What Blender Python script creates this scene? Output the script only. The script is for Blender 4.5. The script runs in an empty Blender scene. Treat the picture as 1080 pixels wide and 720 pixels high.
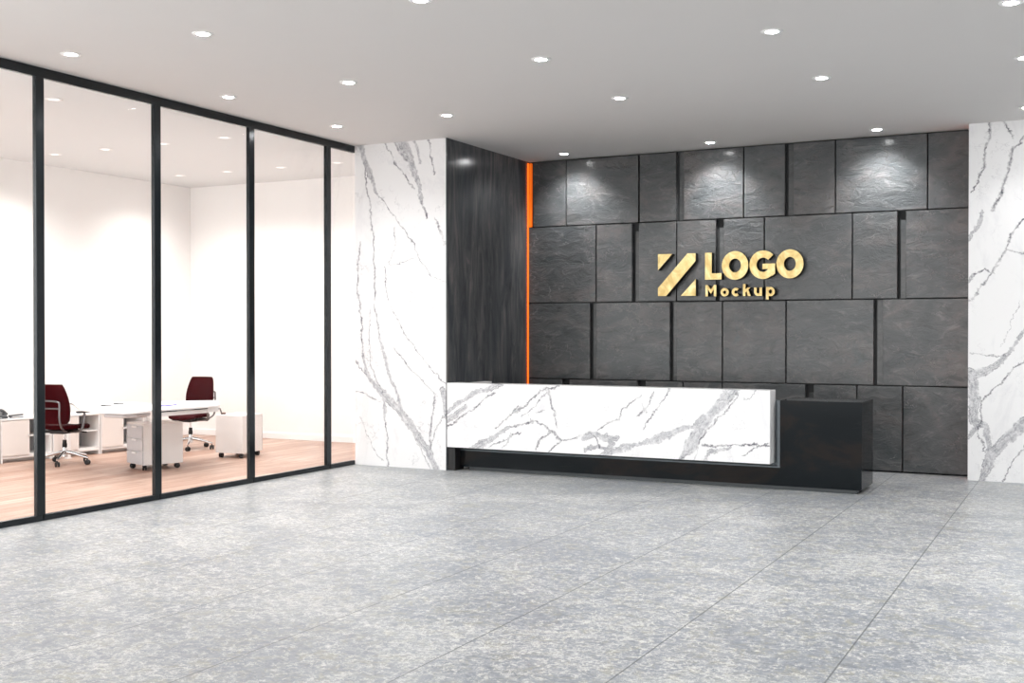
import bpy, bmesh, math, random
from mathutils import Vector, Matrix
random.seed(7)
PI = math.pi
S = bpy.context.scene
C = S.collection
H = 3.81                      # ceiling height

# ------------------------------------------------------------------ camera
cam_d = bpy.data.cameras.new('camera'); cam = bpy.data.objects.new('camera', cam_d); C.objects.link(cam)
cam_d.sensor_width = 36.0; cam_d.lens = 40.0; cam_d.clip_start = 0.05; cam_d.clip_end = 200
HEAD = math.radians(27.05); PITCH = math.atan(11.2/1200)
cam.location = (0, 0, 1.6); cam.rotation_euler = (PI/2 - PITCH, 0, HEAD)
S.camera = cam
sn, cs, sp, cp = math.sin(HEAD), math.cos(HEAD), math.sin(PITCH), math.cos(PITCH)

def on_y(px, py, Y):
    """measure: the point of the plane y=Y seen at a photo pixel -> (x, z)"""
    a = (px-540)/1200; b = -(py-360)/1200
    r = (-sn*cp + a*cs - b*sn*sp, cs*cp + a*sn + b*cs*sp, -sp + b*cp)
    t = Y/r[1]
    return (r[0]*t, 1.6 + r[2]*t)
def at_z(px, py, Z):
    a = (px-540)/1200; b = -(py-360)/1200
    r = (-sn*cp + a*cs - b*sn*sp, cs*cp + a*sn + b*cs*sp, -sp + b*cp)
    t = (Z-1.6)/r[2]
    return (r[0]*t, r[1]*t)

# ------------------------------------------------------------------ object helpers
def obj(name, bm, mat, parent=None, smooth=False, recalc=True):
    if recalc: bmesh.ops.recalc_face_normals(bm, faces=bm.faces)
    me = bpy.data.meshes.new(name); bm.to_mesh(me); bm.free()
    mats = mat if isinstance(mat, (list, tuple)) else [mat]
    for m in mats: me.materials.append(m)
    if smooth:
        for p in me.polygons: p.use_smooth = True
        me.set_sharp_from_angle(angle=math.radians(35))
    o = bpy.data.objects.new(name, me); C.objects.link(o)
    if parent: o.parent = parent
    return o
def tag(o, label, cat, group=None, kind=None):
    o['label'] = label; o['category'] = cat
    if group: o['group'] = group
    if kind: o['kind'] = kind
    return o
def thing(name, label, cat, loc=(0, 0, 0), rz=0, group=None):
    o = bpy.data.objects.new(name, None); C.objects.link(o); o.empty_display_size = .1
    o.location = loc; o.rotation_euler = (0, 0, rz)
    return tag(o, label, cat, group)
def struct(name, bm, m, label, cat):
    o = obj(name, bm, m); return tag(o, label, cat, kind='structure')
def copy_tree(o, parent=None):
    c = o.copy(); C.objects.link(c)
    if parent: c.parent = parent
    for ch in list(o.children):
        if ch.type == 'LIGHT':
            l = ch.copy(); C.objects.link(l); l.parent = c
        else: copy_tree(ch, c)
    return c

def NB(): return bmesh.new()
def box(bm, x0, x1, y0, y1, z0, z1, bevel=0, M=None, seg=2):
    v = [bm.verts.new(p) for p in [(x0,y0,z0),(x1,y0,z0),(x1,y1,z0),(x0,y1,z0),(x0,y0,z1),(x1,y0,z1),(x1,y1,z1),(x0,y1,z1)]]
    fs = [bm.faces.new([v[i] for i in f]) for f in [(0,3,2,1),(4,5,6,7),(0,1,5,4),(1,2,6,5),(2,3,7,6),(3,0,4,7)]]
    if bevel:
        es = set(e for f in fs for e in f.edges)
        r = bmesh.ops.bevel(bm, geom=list(es), offset=bevel, segments=seg, affect='EDGES', profile=.5)
        vs = set(v for v in r['verts']) | set(x for x in v if x.is_valid)
    else: vs = set(v)
    if M is not None:
        for x in vs:
            x.co = M @ x.co
    return bm
def BX(*a, **k): return box(NB(), *a, **k)
def tube(bm, pts, r, n=10, cap=True, sx=1.0):
    """swept round tube along points; r a number or one per point"""
    pts = [Vector(p) for p in pts]; R = r if isinstance(r, (list, tuple)) else [r]*len(pts)
    rings = []; up = None
    for i, p in enumerate(pts):
        if i == 0: d = pts[1]-p
        elif i == len(pts)-1: d = p-pts[i-1]
        else: d = (pts[i+1]-p).normalized() + (p-pts[i-1]).normalized()
        d.normalize()
        if up is None: up = Vector((0,0,1)) if abs(d.z) < .9 else Vector((1,0,0))
        a = d.cross(up).normalized(); b = a.cross(d).normalized(); up = b
        rings.append([bm.verts.new(p + (a*math.cos(2*PI*k/n)*sx + b*math.sin(2*PI*k/n))*R[i]) for k in range(n)])
    for i in range(len(rings)-1):
        for k in range(n):
            bm.faces.new([rings[i][k], rings[i][(k+1)%n], rings[i+1][(k+1)%n], rings[i+1][k]])
    if cap:
        bm.faces.new(rings[0][::-1]); bm.faces.new(rings[-1])
    return bm
def lathe(bm, prof, n=24, M=None, cap=True):
    """profile [(r,z)] turned about Z"""
    rings = []
    for r, z in prof:
        rings.append([bm.verts.new((r*math.cos(2*PI*k/n), r*math.sin(2*PI*k/n), z)) for k in range(n)])
    for i in range(len(rings)-1):
        for k in range(n):
            bm.faces.new([rings[i][k], rings[i][(k+1)%n], rings[i+1][(k+1)%n], rings[i+1][k]])
    if cap:
        bm.faces.new(rings[0][::-1]); bm.faces.new(rings[-1])
    if M is not None:
        for ring in rings:
            for v in ring: v.co = M @ v.co
    return bm
def prism(bm, poly, z0, z1, bevel=0):
    """polygon in plan (x,y) from z0 to z1"""
    lo = [bm.verts.new((x, y, z0)) for x, y in poly]; hi = [bm.verts.new((x, y, z1)) for x, y in poly]
    n = len(poly); bm.faces.new(lo[::-1]); top = bm.faces.new(hi)
    for i in range(n): bm.faces.new([lo[i], lo[(i+1)%n], hi[(i+1)%n], hi[i]])
    if bevel: bmesh.ops.bevel(bm, geom=list(top.edges), offset=bevel, segments=2, affect='EDGES', profile=.5)
    return bm
def xz_prism(bm, poly, y0, y1):
    """polygon in elevation (x,z) from y0 (front) to y1 (back)"""
    a = [bm.verts.new((x, y0, z)) for x, z in poly]; b = [bm.verts.new((x, y1, z)) for x, z in poly]
    n = len(poly); bm.faces.new(a); bm.faces.new(b[::-1])
    for i in range(n): bm.faces.new([a[i], b[i], b[(i+1)%n], a[(i+1)%n]])
    return bm
def smooth_path(pts, n=6):
    """Catmull-Rom through 2D/3D points"""
    P = [Vector(p) for p in pts]; P = [P[0]*2-P[1]] + P + [P[-1]*2-P[-2]]; out = []
    for i in range(1, len(P)-2):
        for k in range(n):
            t = k/n; a, b, c, d = P[i-1:i+3]
            out.append(.5*((2*b)+(c-a)*t+(2*a-5*b+4*c-d)*t*t+(-a+3*b-3*c+d)*t**3))
    out.append(P[-2]); return out

# ------------------------------------------------------------------ node helpers
class NT:
    def __init__(s, name):
        s.m = bpy.data.materials.new(name); s.m.use_nodes = True; s.t = s.m.node_tree
        s.b = s.t.nodes['Principled BSDF']; s.out = s.t.nodes['Material Output']
    def n(s, typ, **k):
        nd = s.t.nodes.new(typ)
        for a, b in k.items(): setattr(nd, a, b)
        return nd
    def l(s, a, b): s.t.links.new(a, b)
    def set(s, sock, v):
        if isinstance(v, bpy.types.NodeSocket): s.l(v, sock)
        else: sock.default_value = v
    def vm(s, op, a, b=None, c=None, scale=None):
        nd = s.n('ShaderNodeVectorMath', operation=op); s.set(nd.inputs[0], a)
        if b is not None: s.set(nd.inputs[1], b)
        if scale is not None: s.set(nd.inputs[3], scale)
        return nd.outputs[1] if op in ('DOT_PRODUCT', 'LENGTH', 'DISTANCE') else nd.outputs[0]
    def mt(s, op, a, b=None, c=None, clamp=False):
        nd = s.n('ShaderNodeMath', operation=op, use_clamp=clamp); s.set(nd.inputs[0], a)
        if b is not None: s.set(nd.inputs[1], b)
        if c is not None: s.set(nd.inputs[2], c)
        return nd.outputs[0]
    def noise(s, v, scale, detail=4, rough=.55, dist=0, col=False):
        nd = s.n('ShaderNodeTexNoise'); s.l(v, nd.inputs['Vector'])
        nd.inputs['Scale'].default_value = scale; nd.inputs['Detail'].default_value = detail
        nd.inputs['Roughness'].default_value = rough; nd.inputs['Distortion'].default_value = dist
        return nd.outputs['Color'] if col else nd.outputs['Fac']
    def voro(s, v, scale, feature='DISTANCE_TO_EDGE', rnd=1.0):
        nd = s.n('ShaderNodeTexVoronoi', feature=feature); s.l(v, nd.inputs['Vector'])
        nd.inputs['Scale'].default_value = scale; nd.inputs['Randomness'].default_value = rnd
        return nd.outputs['Distance'] if feature == 'DISTANCE_TO_EDGE' else nd
    def ramp(s, f, stops, interp='LINEAR'):
        nd = s.n('ShaderNodeValToRGB'); s.l(f, nd.inputs[0]); e = nd.color_ramp.elements; nd.color_ramp.interpolation = interp
        while len(e) < len(stops): e.new(.5)
        for i, (p, c) in enumerate(stops):
            e[i].position = p; e[i].color = (c, c, c, 1) if isinstance(c, (int, float)) else (*c, 1)
        return nd.outputs[0]
    def mix(s, f, a, b, mode='MIX'):
        nd = s.n('ShaderNodeMix', data_type='RGBA', blend_type=mode); s.set(nd.inputs[0], f)
        for k, v in ((6, a), (7, b)):
            if isinstance(v, tuple): v = (*v, 1)
            s.set(nd.inputs[k], v)
        return nd.outputs[2]
    def map(s, v, scale=(1,1,1), rot=(0,0,0), loc=(0,0,0)):
        nd = s.n('ShaderNodeMapping'); s.l(v, nd.inputs[0]); nd.inputs['Scale'].default_value = scale
        nd.inputs['Rotation'].default_value = rot; nd.inputs['Location'].default_value = loc; return nd.outputs[0]
    def co(s): return s.n('ShaderNodeNewGeometry').outputs['Position']
    def oc(s): return s.n('ShaderNodeTexCoord').outputs['Object']
    def bump(s, h, strength=.3, dist=.01):
        nd = s.n('ShaderNodeBump'); s.l(h, nd.inputs['Height']); nd.inputs['Strength'].default_value = strength
        nd.inputs['Distance'].default_value = dist; s.l(nd.outputs[0], s.b.inputs['Normal'])
def lin(r, g=None, b=None):
    if g is None: g = b = r
    f = lambda c: ((c/255+.055)/1.055)**2.4 if c/255 > .04045 else c/255/12.92
    return (f(r), f(g), f(b))
def plain(name, rgb, rough=.5, metal=0, spec=.5, grain=0, gs=60):
    t = NT(name); t.b.inputs['Roughness'].default_value = rough; t.b.inputs['Metallic'].default_value = metal
    t.b.inputs['Specular IOR Level'].default_value = spec
    if grain:
        f = t.noise(t.oc(), gs, 3)
        c = t.mix(f, tuple(x*(1-grain) for x in rgb), tuple(min(1, x*(1+grain)) for x in rgb)); t.l(c, t.b.inputs['Base Color'])
    else: t.b.inputs['Base Color'].default_value = (*rgb, 1)
    return t.m
def emit(name, rgb, strength):
    t = NT(name); t.b.inputs['Base Color'].default_value = (*rgb, 1)
    t.b.inputs['Emission Color'].default_value = (*rgb, 1); t.b.inputs['Emission Strength'].default_value = strength
    return t.m

# ------------------------------------------------------------------ materials
M = {}
M['ceiling'] = plain('ceiling_paint', (.67, .655, .645), .9, grain=.01, gs=3)
M['ceiling_office'] = plain('office_ceiling_paint', (.70, .715, .72), .9, grain=.01, gs=3)
M['wall_white'] = plain('white_wall_paint', (.86, .85, .84), .85, grain=.01, gs=4)
M['skirting'] = plain('white_skirting', (.86, .86, .86), .5, grain=.01)
M['frame'] = plain('dark_anodised_frame', lin(24, 30, 34), .20, metal=.3, spec=.5, grain=.06, gs=40)
M['white_lac'] = plain('white_lacquer', (.80, .79, .785), .35, grain=.01)
M['warm_lac'] = plain('warm_white_front', (.74, .69, .66), .45, grain=.03, gs=10)
M['grey_lac'] = plain('light_grey_front', (.52, .52, .54), .4, grain=.02)
M['niche'] = plain('grey_niche_panel', (.42, .44, .46), .5, grain=.02)
M['fabric'] = plain('maroon_fabric', (.034, .0006, .0020), .8, spec=.08, grain=.35, gs=400)
M['fabric_edge'] = plain('dark_fabric_edge', (.02, .002, .004), .8, spec=.2, grain=.2, gs=300)
M['chrome'] = plain('polished_aluminium', (.75, .75, .76), .16, metal=1, grain=.03)
M['greymetal'] = plain('satin_grey_metal', (.20, .20, .21), .35, metal=.9, grain=.05)
M['black'] = plain('black_plastic', (.012, .012, .013), .5, spec=.4, grain=.15, gs=80)
M['darkgrey'] = plain('dark_grey_plastic', (.06, .065, .07), .45, grain=.1)
M['blue'] = plain('blue_plastic', (.08, .07, .75), .5, grain=.05)
M['gold_side_shade'] = plain('shaded_letter_return', (.006, .005, .004), .6, grain=.1)  # near-black colour stands for the shade on the gold sides
M['lamp'] = emit('downlight_lens', (1, 1, 1), 130)
M['lamp_office'] = emit('office_downlight_lens', (1, 1, 1), .75)
M['trim'] = plain('downlight_ring', (.85, .85, .85), .4, grain=.01)
M['led'] = emit('orange_led', (1.0, .12, .006), 2.0)
M['led_recess_glow'] = emit('orange_recess_glow', (1.0, .17, .010), .55)  # emission imitates the recess back lit orange by the strip

def gold():
    t = NT('brushed_gold'); t.b.inputs['Metallic'].default_value = .35; t.b.inputs['Roughness'].default_value = .38
    p = t.oc(); f = t.noise(p, 5, 5, .6, 1.2)
    t.l(t.ramp(f, [(.35, (.56, .38, .13)), (.5, (.72, .56, .24)), (.65, (.84, .74, .40))]), t.b.inputs['Base Color'])
    return t.m
M['gold'] = gold()

def glass():
    t = NT('partition_glass'); t.t.nodes.remove(t.b)
    tr = t.n('ShaderNodeBsdfTransparent'); tr.inputs[0].default_value = (.99, .995, .995, 1)
    gl = t.n('ShaderNodeBsdfGlossy'); gl.inputs['Roughness'].default_value = .02
    fr = t.n('ShaderNodeFresnel'); fr.inputs[0].default_value = 1.25
    f = t.mt('MULTIPLY', fr.outputs[0], .12)
    mx = t.n('ShaderNodeMixShader'); t.l(f, mx.inputs[0]); t.l(tr.outputs[0], mx.inputs[1]); t.l(gl.outputs[0], mx.inputs[2])
    t.l(mx.outputs[0], t.out.inputs[0]); return t.m
M['glass'] = glass()

def floor_stone():
    t = NT('grey_stone_floor'); p = t.co()
    base = t.noise(t.map(p, (1, 1.2, 1)), 1.0, 6, .65, .8)
    mid = t.noise(t.map(p, (1, 1.2, 1), loc=(3, 1, 0)), 16, 9, .78, .8)
    c1 = t.ramp(mid, [(.36, lin(138, 145, 155)), (.47, lin(162, 168, 176)), (.54, lin(176, 181, 187)), (.64, lin(208, 210, 211))])
    c2 = t.mix(t.ramp(base, [(.42, 0), (.66, .40)]), c1, lin(200, 203, 204))
    tan = t.ramp(t.noise(t.map(p, (1, 1, 1), loc=(9, 4, 0)), 7, 8, .75, 1.4), [(.50, 0), (.62, .6)])
    c3 = t.mix(tan, c2, lin(190, 187, 166))
    blue = t.ramp(t.noise(t.map(p, loc=(1, 14, 0)), 3.4, 6, .7, 1), [(.52, 0), (.70, .35)])
    c3 = t.mix(blue, c3, lin(152, 162, 178))
    # crackle of short pale veinlets, denser in the pale clouds
    w = t.vm('ADD', p, t.vm('SCALE', t.vm('SUBTRACT', t.noise(p, 11, 6, .7, 0, True), (.5, .5, .5)), scale=.15))
    def cr(scale, lo, msc, mlo, loc):
        d = t.voro(t.map(w, loc=loc), scale)
        a = t.ramp(d, [(0, 1), (lo*.4, .8), (lo, 0)])
        m = t.noise(t.map(p, loc=loc), msc, 4, .7)
        m = t.ramp(t.mt('ADD', m, t.mt('MULTIPLY', t.mt('SUBTRACT', base, .5), .35)), [(mlo, 0), (mlo+.06, 1)])
        return t.mt('MULTIPLY', a, m)
    v1 = cr(5, .016, 5, .50, (0, 0, 0)); v2 = cr(11, .038, 9, .50, (5, 3, 0)); v3 = cr(23, .085, 14, .50, (8, 1, 0)); v4 = cr(40, .13, 22, .52, (2, 9, 0))
    c4 = t.mix(v1, c3, lin(255, 255, 250)); c4 = t.mix(v2, c4, lin(255, 254, 246)); c4 = t.mix(t.mt('MULTIPLY', v3, .9), c4, lin(252, 252, 248)); c4 = t.mix(t.mt('MULTIPLY', v4, .7), c4, lin(246, 246, 244))
    dk = t.ramp(t.noise(t.map(p, (1, 1.6, 1), loc=(2, 7, 0)), 22, 7, .78, 1.2), [(.34, .7), (.45, 0)])
    c4 = t.mix(dk, c4, lin(112, 120, 132))
    # joints between the big square tiles
    sx = t.n('ShaderNodeSeparateXYZ'); t.l(p, sx.inputs[0])
    def joint(s, off, pitch, w_):
        q = t.mt('DIVIDE', t.mt('SUBTRACT', s, off), pitch)
        d = t.mt('ABSOLUTE', t.mt('SUBTRACT', t.mt('FRACT', q), .5))
        return t.mt('GREATER_THAN', d, .5 - w_/pitch/2)
    jx = joint(sx.outputs[0], -1.08, .885, .0085); jy = joint(sx.outputs[1], 3.684, .8685, .0050)
    j = t.mt('MAXIMUM', t.mt('MULTIPLY', jx, .85), t.mt('MULTIPLY', jy, .40))
    c5 = t.mix(t.mt('MULTIPLY', j, .85), c4, lin(95, 100, 104))
    hs = t.n('ShaderNodeHueSaturation'); t.l(c5, hs.inputs['Color']); hs.inputs['Value'].default_value = .54; hs.inputs['Saturation'].default_value = 1.0
    t.l(hs.outputs[0], t.b.inputs['Base Color'])
    t.l(t.ramp(mid, [(.3, .30), (.7, .42)]), t.b.inputs['Roughness'])
    t.b.inputs['Specular IOR Level'].default_value = .35
    t.bump(t.mt('SUBTRACT', mid, t.mt('MULTIPLY', j, .5)), .08, .004)
    return t.m
M['floor'] = floor_stone()

def wood():
    t = NT('pale_oak_boards'); p = t.co()
    sx = t.n('ShaderNodeSeparateXYZ'); t.l(p, sx.inputs[0])
    q = t.mt('DIVIDE', sx.outputs[0], .19); idx = t.mt('FLOOR', q); fr = t.mt('FRACT', q)
    wn = t.n('ShaderNodeTexWhiteNoise', noise_dimensions='1D'); t.l(idx, wn.inputs['W'])
    yo = t.mt('ADD', sx.outputs[1], t.mt('MULTIPLY', wn.outputs['Value'], 7.0))
    q2 = t.mt('DIVIDE', yo, 2.2); i2 = t.mt('FLOOR', q2); f2 = t.mt('FRACT', q2)
    wn2 = t.n('ShaderNodeTexWhiteNoise', noise_dimensions='2D')
    cb = t.n('ShaderNodeCombineXYZ'); t.l(idx, cb.inputs[0]); t.l(i2, cb.inputs[1]); t.l(cb.outputs[0], wn2.inputs['Vector'])
    off = t.vm('SCALE', wn2.outputs['Color'], scale=20)
    g = t.noise(t.map(t.vm('ADD', p, off), (14, .8, 1)), 1.6, 7, .65, .5)
    fine = t.noise(t.map(t.vm('ADD', p, off), (60, 1.5, 1)), 1.2, 4, .6)
    c = t.ramp(g, [(.30, lin(128, 100, 87)), (.44, lin(168, 140, 125)), (.58, lin(196, 172, 158)), (.72, lin(216, 200, 190))])
    c = t.mix(t.mt('MULTIPLY', wn2.outputs['Value'], .85), c, lin(150, 116, 100))
    c = t.mix(t.ramp(fine, [(.35, .35), (.55, 0)]), c, lin(168, 132, 112))
    e = t.mt('MAXIMUM', t.mt('LESS_THAN', fr, .022), t.mt('LESS_THAN', f2, .002))
    c = t.mix(t.mt('MULTIPLY', e, .6), c, lin(110, 80, 66))
    t.l(c, t.b.inputs['Base Color']); t.b.inputs['Roughness'].default_value = .42
    t.b.inputs['Specular IOR Level'].default_value = .35
    return t.m
M['wood'] = wood()

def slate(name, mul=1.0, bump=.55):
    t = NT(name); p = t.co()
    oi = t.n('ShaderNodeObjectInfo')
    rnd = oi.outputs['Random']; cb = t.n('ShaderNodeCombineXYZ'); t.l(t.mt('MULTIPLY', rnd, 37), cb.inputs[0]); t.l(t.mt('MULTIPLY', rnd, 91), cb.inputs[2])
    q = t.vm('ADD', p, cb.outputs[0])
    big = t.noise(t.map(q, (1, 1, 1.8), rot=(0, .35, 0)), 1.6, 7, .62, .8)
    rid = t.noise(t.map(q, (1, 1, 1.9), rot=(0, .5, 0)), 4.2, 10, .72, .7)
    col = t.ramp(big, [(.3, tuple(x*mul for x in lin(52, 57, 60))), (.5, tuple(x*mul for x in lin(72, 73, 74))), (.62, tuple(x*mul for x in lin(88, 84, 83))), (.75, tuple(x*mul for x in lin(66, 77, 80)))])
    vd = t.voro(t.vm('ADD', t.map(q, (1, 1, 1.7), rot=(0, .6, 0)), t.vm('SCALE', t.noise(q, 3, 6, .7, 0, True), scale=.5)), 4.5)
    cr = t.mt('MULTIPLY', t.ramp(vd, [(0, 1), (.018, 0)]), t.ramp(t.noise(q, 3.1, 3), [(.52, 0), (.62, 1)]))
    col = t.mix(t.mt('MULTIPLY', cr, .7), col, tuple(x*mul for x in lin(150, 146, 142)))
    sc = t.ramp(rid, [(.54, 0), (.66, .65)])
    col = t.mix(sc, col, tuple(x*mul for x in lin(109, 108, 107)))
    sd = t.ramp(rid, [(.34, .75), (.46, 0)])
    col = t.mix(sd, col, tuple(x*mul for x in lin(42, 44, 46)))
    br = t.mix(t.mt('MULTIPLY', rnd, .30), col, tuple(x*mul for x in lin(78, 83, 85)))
    t.l(br, t.b.inputs['Base Color'])
    t.l(t.ramp(rid, [(.3, .32), (.7, .50)]), t.b.inputs['Roughness']); t.b.inputs['Specular IOR Level'].default_value = .35; t.b.inputs['Coat Weight'].default_value = .45; t.b.inputs['Coat Roughness'].default_value = .20; t.b.inputs['Coat IOR'].default_value = 1.5
    h = t.mt('ADD', t.mt('MULTIPLY', rid, 1.0), t.mt('MULTIPLY', cr, -.25))
    t.bump(h, bump, .03)
    return t.m
M['slate'] = slate('slate_panel', 1.0, .9)
M['slate_gap'] = plain('slate_gap_shadow', lin(40, 41, 42), .8, grain=.2, gs=20)
M['slate_recess_shade'] = slate('slate_recess_shaded', .72, .3)  # panel slate darkened, recess shade put into the colour

def dark_wall():
    t = NT('dark_streaked_stone'); p = t.co()
    a = t.noise(t.map(p, (1, 1, .16)), 7, 8, .68, .8); b = t.noise(t.map(p, (1, 1, .3), loc=(0, 5, 2)), 1.5, 4, .6, .5)
    c = t.ramp(a, [(.28, lin(46, 48, 51)), (.44, lin(70, 72, 75)), (.56, lin(92, 91, 92)), (.72, lin(126, 119, 115))])
    c = t.mix(t.ramp(b, [(.4, 0), (.7, .5)]), c, lin(58, 66, 72))
    t.l(c, t.b.inputs['Base Color']); t.b.inputs['Roughness'].default_value = .165; t.b.inputs['Specular IOR Level'].default_value = .5
    t.bump(a, .03, .002)
    return t.m
M['dark_wall'] = dark_wall()

def black_marble():
    t = NT('black_marble'); p = t.co()
    a = t.noise(t.map(p, (1.2, 1, 2.6), rot=(0, .5, 0)), 1.1, 6, .6, .7)
    c = t.ramp(a, [(.3, lin(15, 21, 25)), (.5, lin(18, 24, 28)), (.6, lin(36, 31, 29)), (.68, lin(24, 26, 29)), (.8, lin(40, 32, 28))])
    d = t.noise(t.map(p, (.5, 1, 5), rot=(0, .42, 0), loc=(3, 0, 1)), 3.2, 8, .7, .9)
    c = t.mix(t.ramp(d, [(.60, 0), (.72, .5)]), c, lin(56, 58, 60))
    hs = t.n('ShaderNodeHueSaturation'); t.l(c, hs.inputs['Color']); hs.inputs['Value'].default_value = .75
    t.l(hs.outputs[0], t.b.inputs['Base Color']); t.b.inputs['Roughness'].default_value = .08; t.b.inputs['Specular IOR Level'].default_value = .14
    return t.m
M['black_marble'] = black_marble()

def marble(name, Y, veins, rawpx=True, extra=.5):
    """white marble with its own veins: each vein is a polyline with a half width, in the plane of the slab"""
    t = NT(name); p = t.co()
    s_ = t.n('ShaderNodeSeparateXYZ'); t.l(p, s_.inputs[0]); cb = t.n('ShaderNodeCombineXYZ')
    t.l(t.mt('ADD', s_.outputs[0], t.mt('SUBTRACT', s_.outputs[1], Y)), cb.inputs[0]); t.l(s_.outputs[2], cb.inputs[2])
    q = cb.outputs[0]
    w1 = t.vm('SCALE', t.vm('SUBTRACT', t.noise(q, 5, 6, .62, 0, True), (.5, .5, .5)), scale=.13)
    w2 = t.vm('SCALE', t.vm('SUBTRACT', t.noise(q, 26, 4, .65, 0, True), (.5, .5, .5)), scale=.06)
    w = t.vm('ADD', t.vm('ADD', q, w1), w2)
    flat = t.vm('MULTIPLY', w, (1, 0, 1))
    mpp = 1/82.0     # metres per photo pixel at the slab
    acc_w = None; acc_t = None; cnt = 0; cur = flat; last = None
    for pts, ws, st in veins:
        P = [on_y(x, y, Y) for x, y in pts]
        if not isinstance(ws, (list, tuple)): ws = [ws]*len(P)
        for i in range(len(P)-1):
            A = Vector((P[i][0], 0, P[i][1])); B = Vector((P[i+1][0], 0, P[i+1][1])); D = B-A; L2 = D.dot(D)
            if L2 < 1e-6: continue
            cnt += 1
            if cnt % 6 == 0:      # keeps the long chain of segments evaluated in order
                nd = t.n('ShaderNodeVectorMath', operation='MULTIPLY_ADD'); t.l(last, nd.inputs[0]); nd.inputs[1].default_value = (1e-7,)*3; t.l(flat, nd.inputs[2]); cur = nd.outputs[0]
            pa = t.vm('SUBTRACT', cur, tuple(A))
            h = t.mt('ADD', t.vm('DOT_PRODUCT', pa, tuple(D/L2)), 0, clamp=True)
            d = t.vm('DISTANCE', pa, t.vm('SCALE', tuple(D), scale=h))
            wa, wb = ws[i]*mpp, ws[i+1]*mpp
            wd = t.mt('MULTIPLY_ADD', h, wb-wa, wa)
            r = t.mt('DIVIDE', d, wd)
            if st < 1: r = t.mt('ADD', r, (1-st)*.6)
            if max(wa, wb) > 1.9*mpp:
                acc_w = r if acc_w is None else t.mt('MINIMUM', acc_w, r)
            else:
                acc_t = r if acc_t is None else t.mt('MINIMUM', acc_t, r)
            last = acc_w if acc_w is not None and max(wa, wb) > 1.9*mpp else acc_t
    n1 = t.noise(q, 7, 5, .7, .8); n2 = t.noise(t.map(q, (1, 1, 1), rot=(0, .7, 0), loc=(4, 0, 2)), 16, 6, .75, 1.5)
    # broad veins: cloudy body with darker ragged edges
    rw = t.mt('ADD', acc_w, t.mt('MULTIPLY', t.mt('SUBTRACT', n2, .5), .9))
    body = t.mt('MULTIPLY', t.ramp(rw, [(.55, 1), (1.05, 0)]), t.ramp(n2, [(.38, .25), (.60, 1)]))
    e1 = t.ramp(t.mt('ABSOLUTE', t.mt('SUBTRACT', acc_w, .80)), [(0, 1), (.20, 0)])
    e2 = t.ramp(t.mt('ABSOLUTE', t.mt('SUBTRACT', acc_w, .34)), [(0, .8), (.14, 0)])
    edge = t.mt('MULTIPLY', t.mt('MAXIMUM', e1, e2), t.ramp(n1, [(.42, 0), (.58, 1)]))
    n3 = t.noise(t.map(q, loc=(7, 0, 3)), 42, 4, .7, .5)
    rt = t.mt('ADD', acc_t, t.mt('MULTIPLY', t.mt('SUBTRACT', n3, .5), 2.2))
    thin = t.mt('MULTIPLY', t.ramp(rt, [(.15, 1), (1.1, 0)]), t.ramp(n1, [(.34, .15), (.60, 1)]))
    # soft grey halo around the fine veins
    halo = t.mt('MULTIPLY', t.ramp(t.mt('ADD', acc_t, t.mt('MULTIPLY', t.mt('SUBTRACT', n2, .5), 6)), [(.8, 1), (4.2, 0)]), t.ramp(n2, [(.48, 0), (.66, .34)]))
    # faint hairlines everywhere
    vd = t.voro(t.vm('ADD', t.map(q, (1, 1, .6), rot=(0, .6, 0)), t.vm('SCALE', t.noise(q, 2.5, 6, .7, 0, True), scale=.9)), 2.2)
    hair = t.mt('MULTIPLY', t.ramp(vd, [(0, 1), (.012, 0)]), t.ramp(t.noise(q, 2.7, 4, .6), [(.48, 0), (.62, extra)]))
    cloud = t.ramp(t.noise(t.map(q, rot=(0, .7, 0), scale=(1, 1, .5)), 2.2, 6, .7, 1), [(.54, 0), (.74, .30)])
    c = t.mix(cloud, (.77, .77, .775), lin(172, 172, 182))
    c = t.mix(t.mt('MULTIPLY', body, .66), c, lin(112, 113, 124))
    c = t.mix(t.mt('MULTIPLY', edge, .8), c, lin(74, 74, 84))
    c = t.mix(halo, c, lin(112, 112, 124))
    c = t.mix(t.mt('MULTIPLY', thin, .95), c, lin(74, 74, 84))
    c = t.mix(t.mt('MULTIPLY', hair, .75), c, lin(100, 100, 110))
    t.l(c, t.b.inputs['Base Color']); t.b.inputs['Roughness'].default_value = .22; t.b.inputs['Specular IOR Level'].default_value = .35
    return t.m

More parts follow.
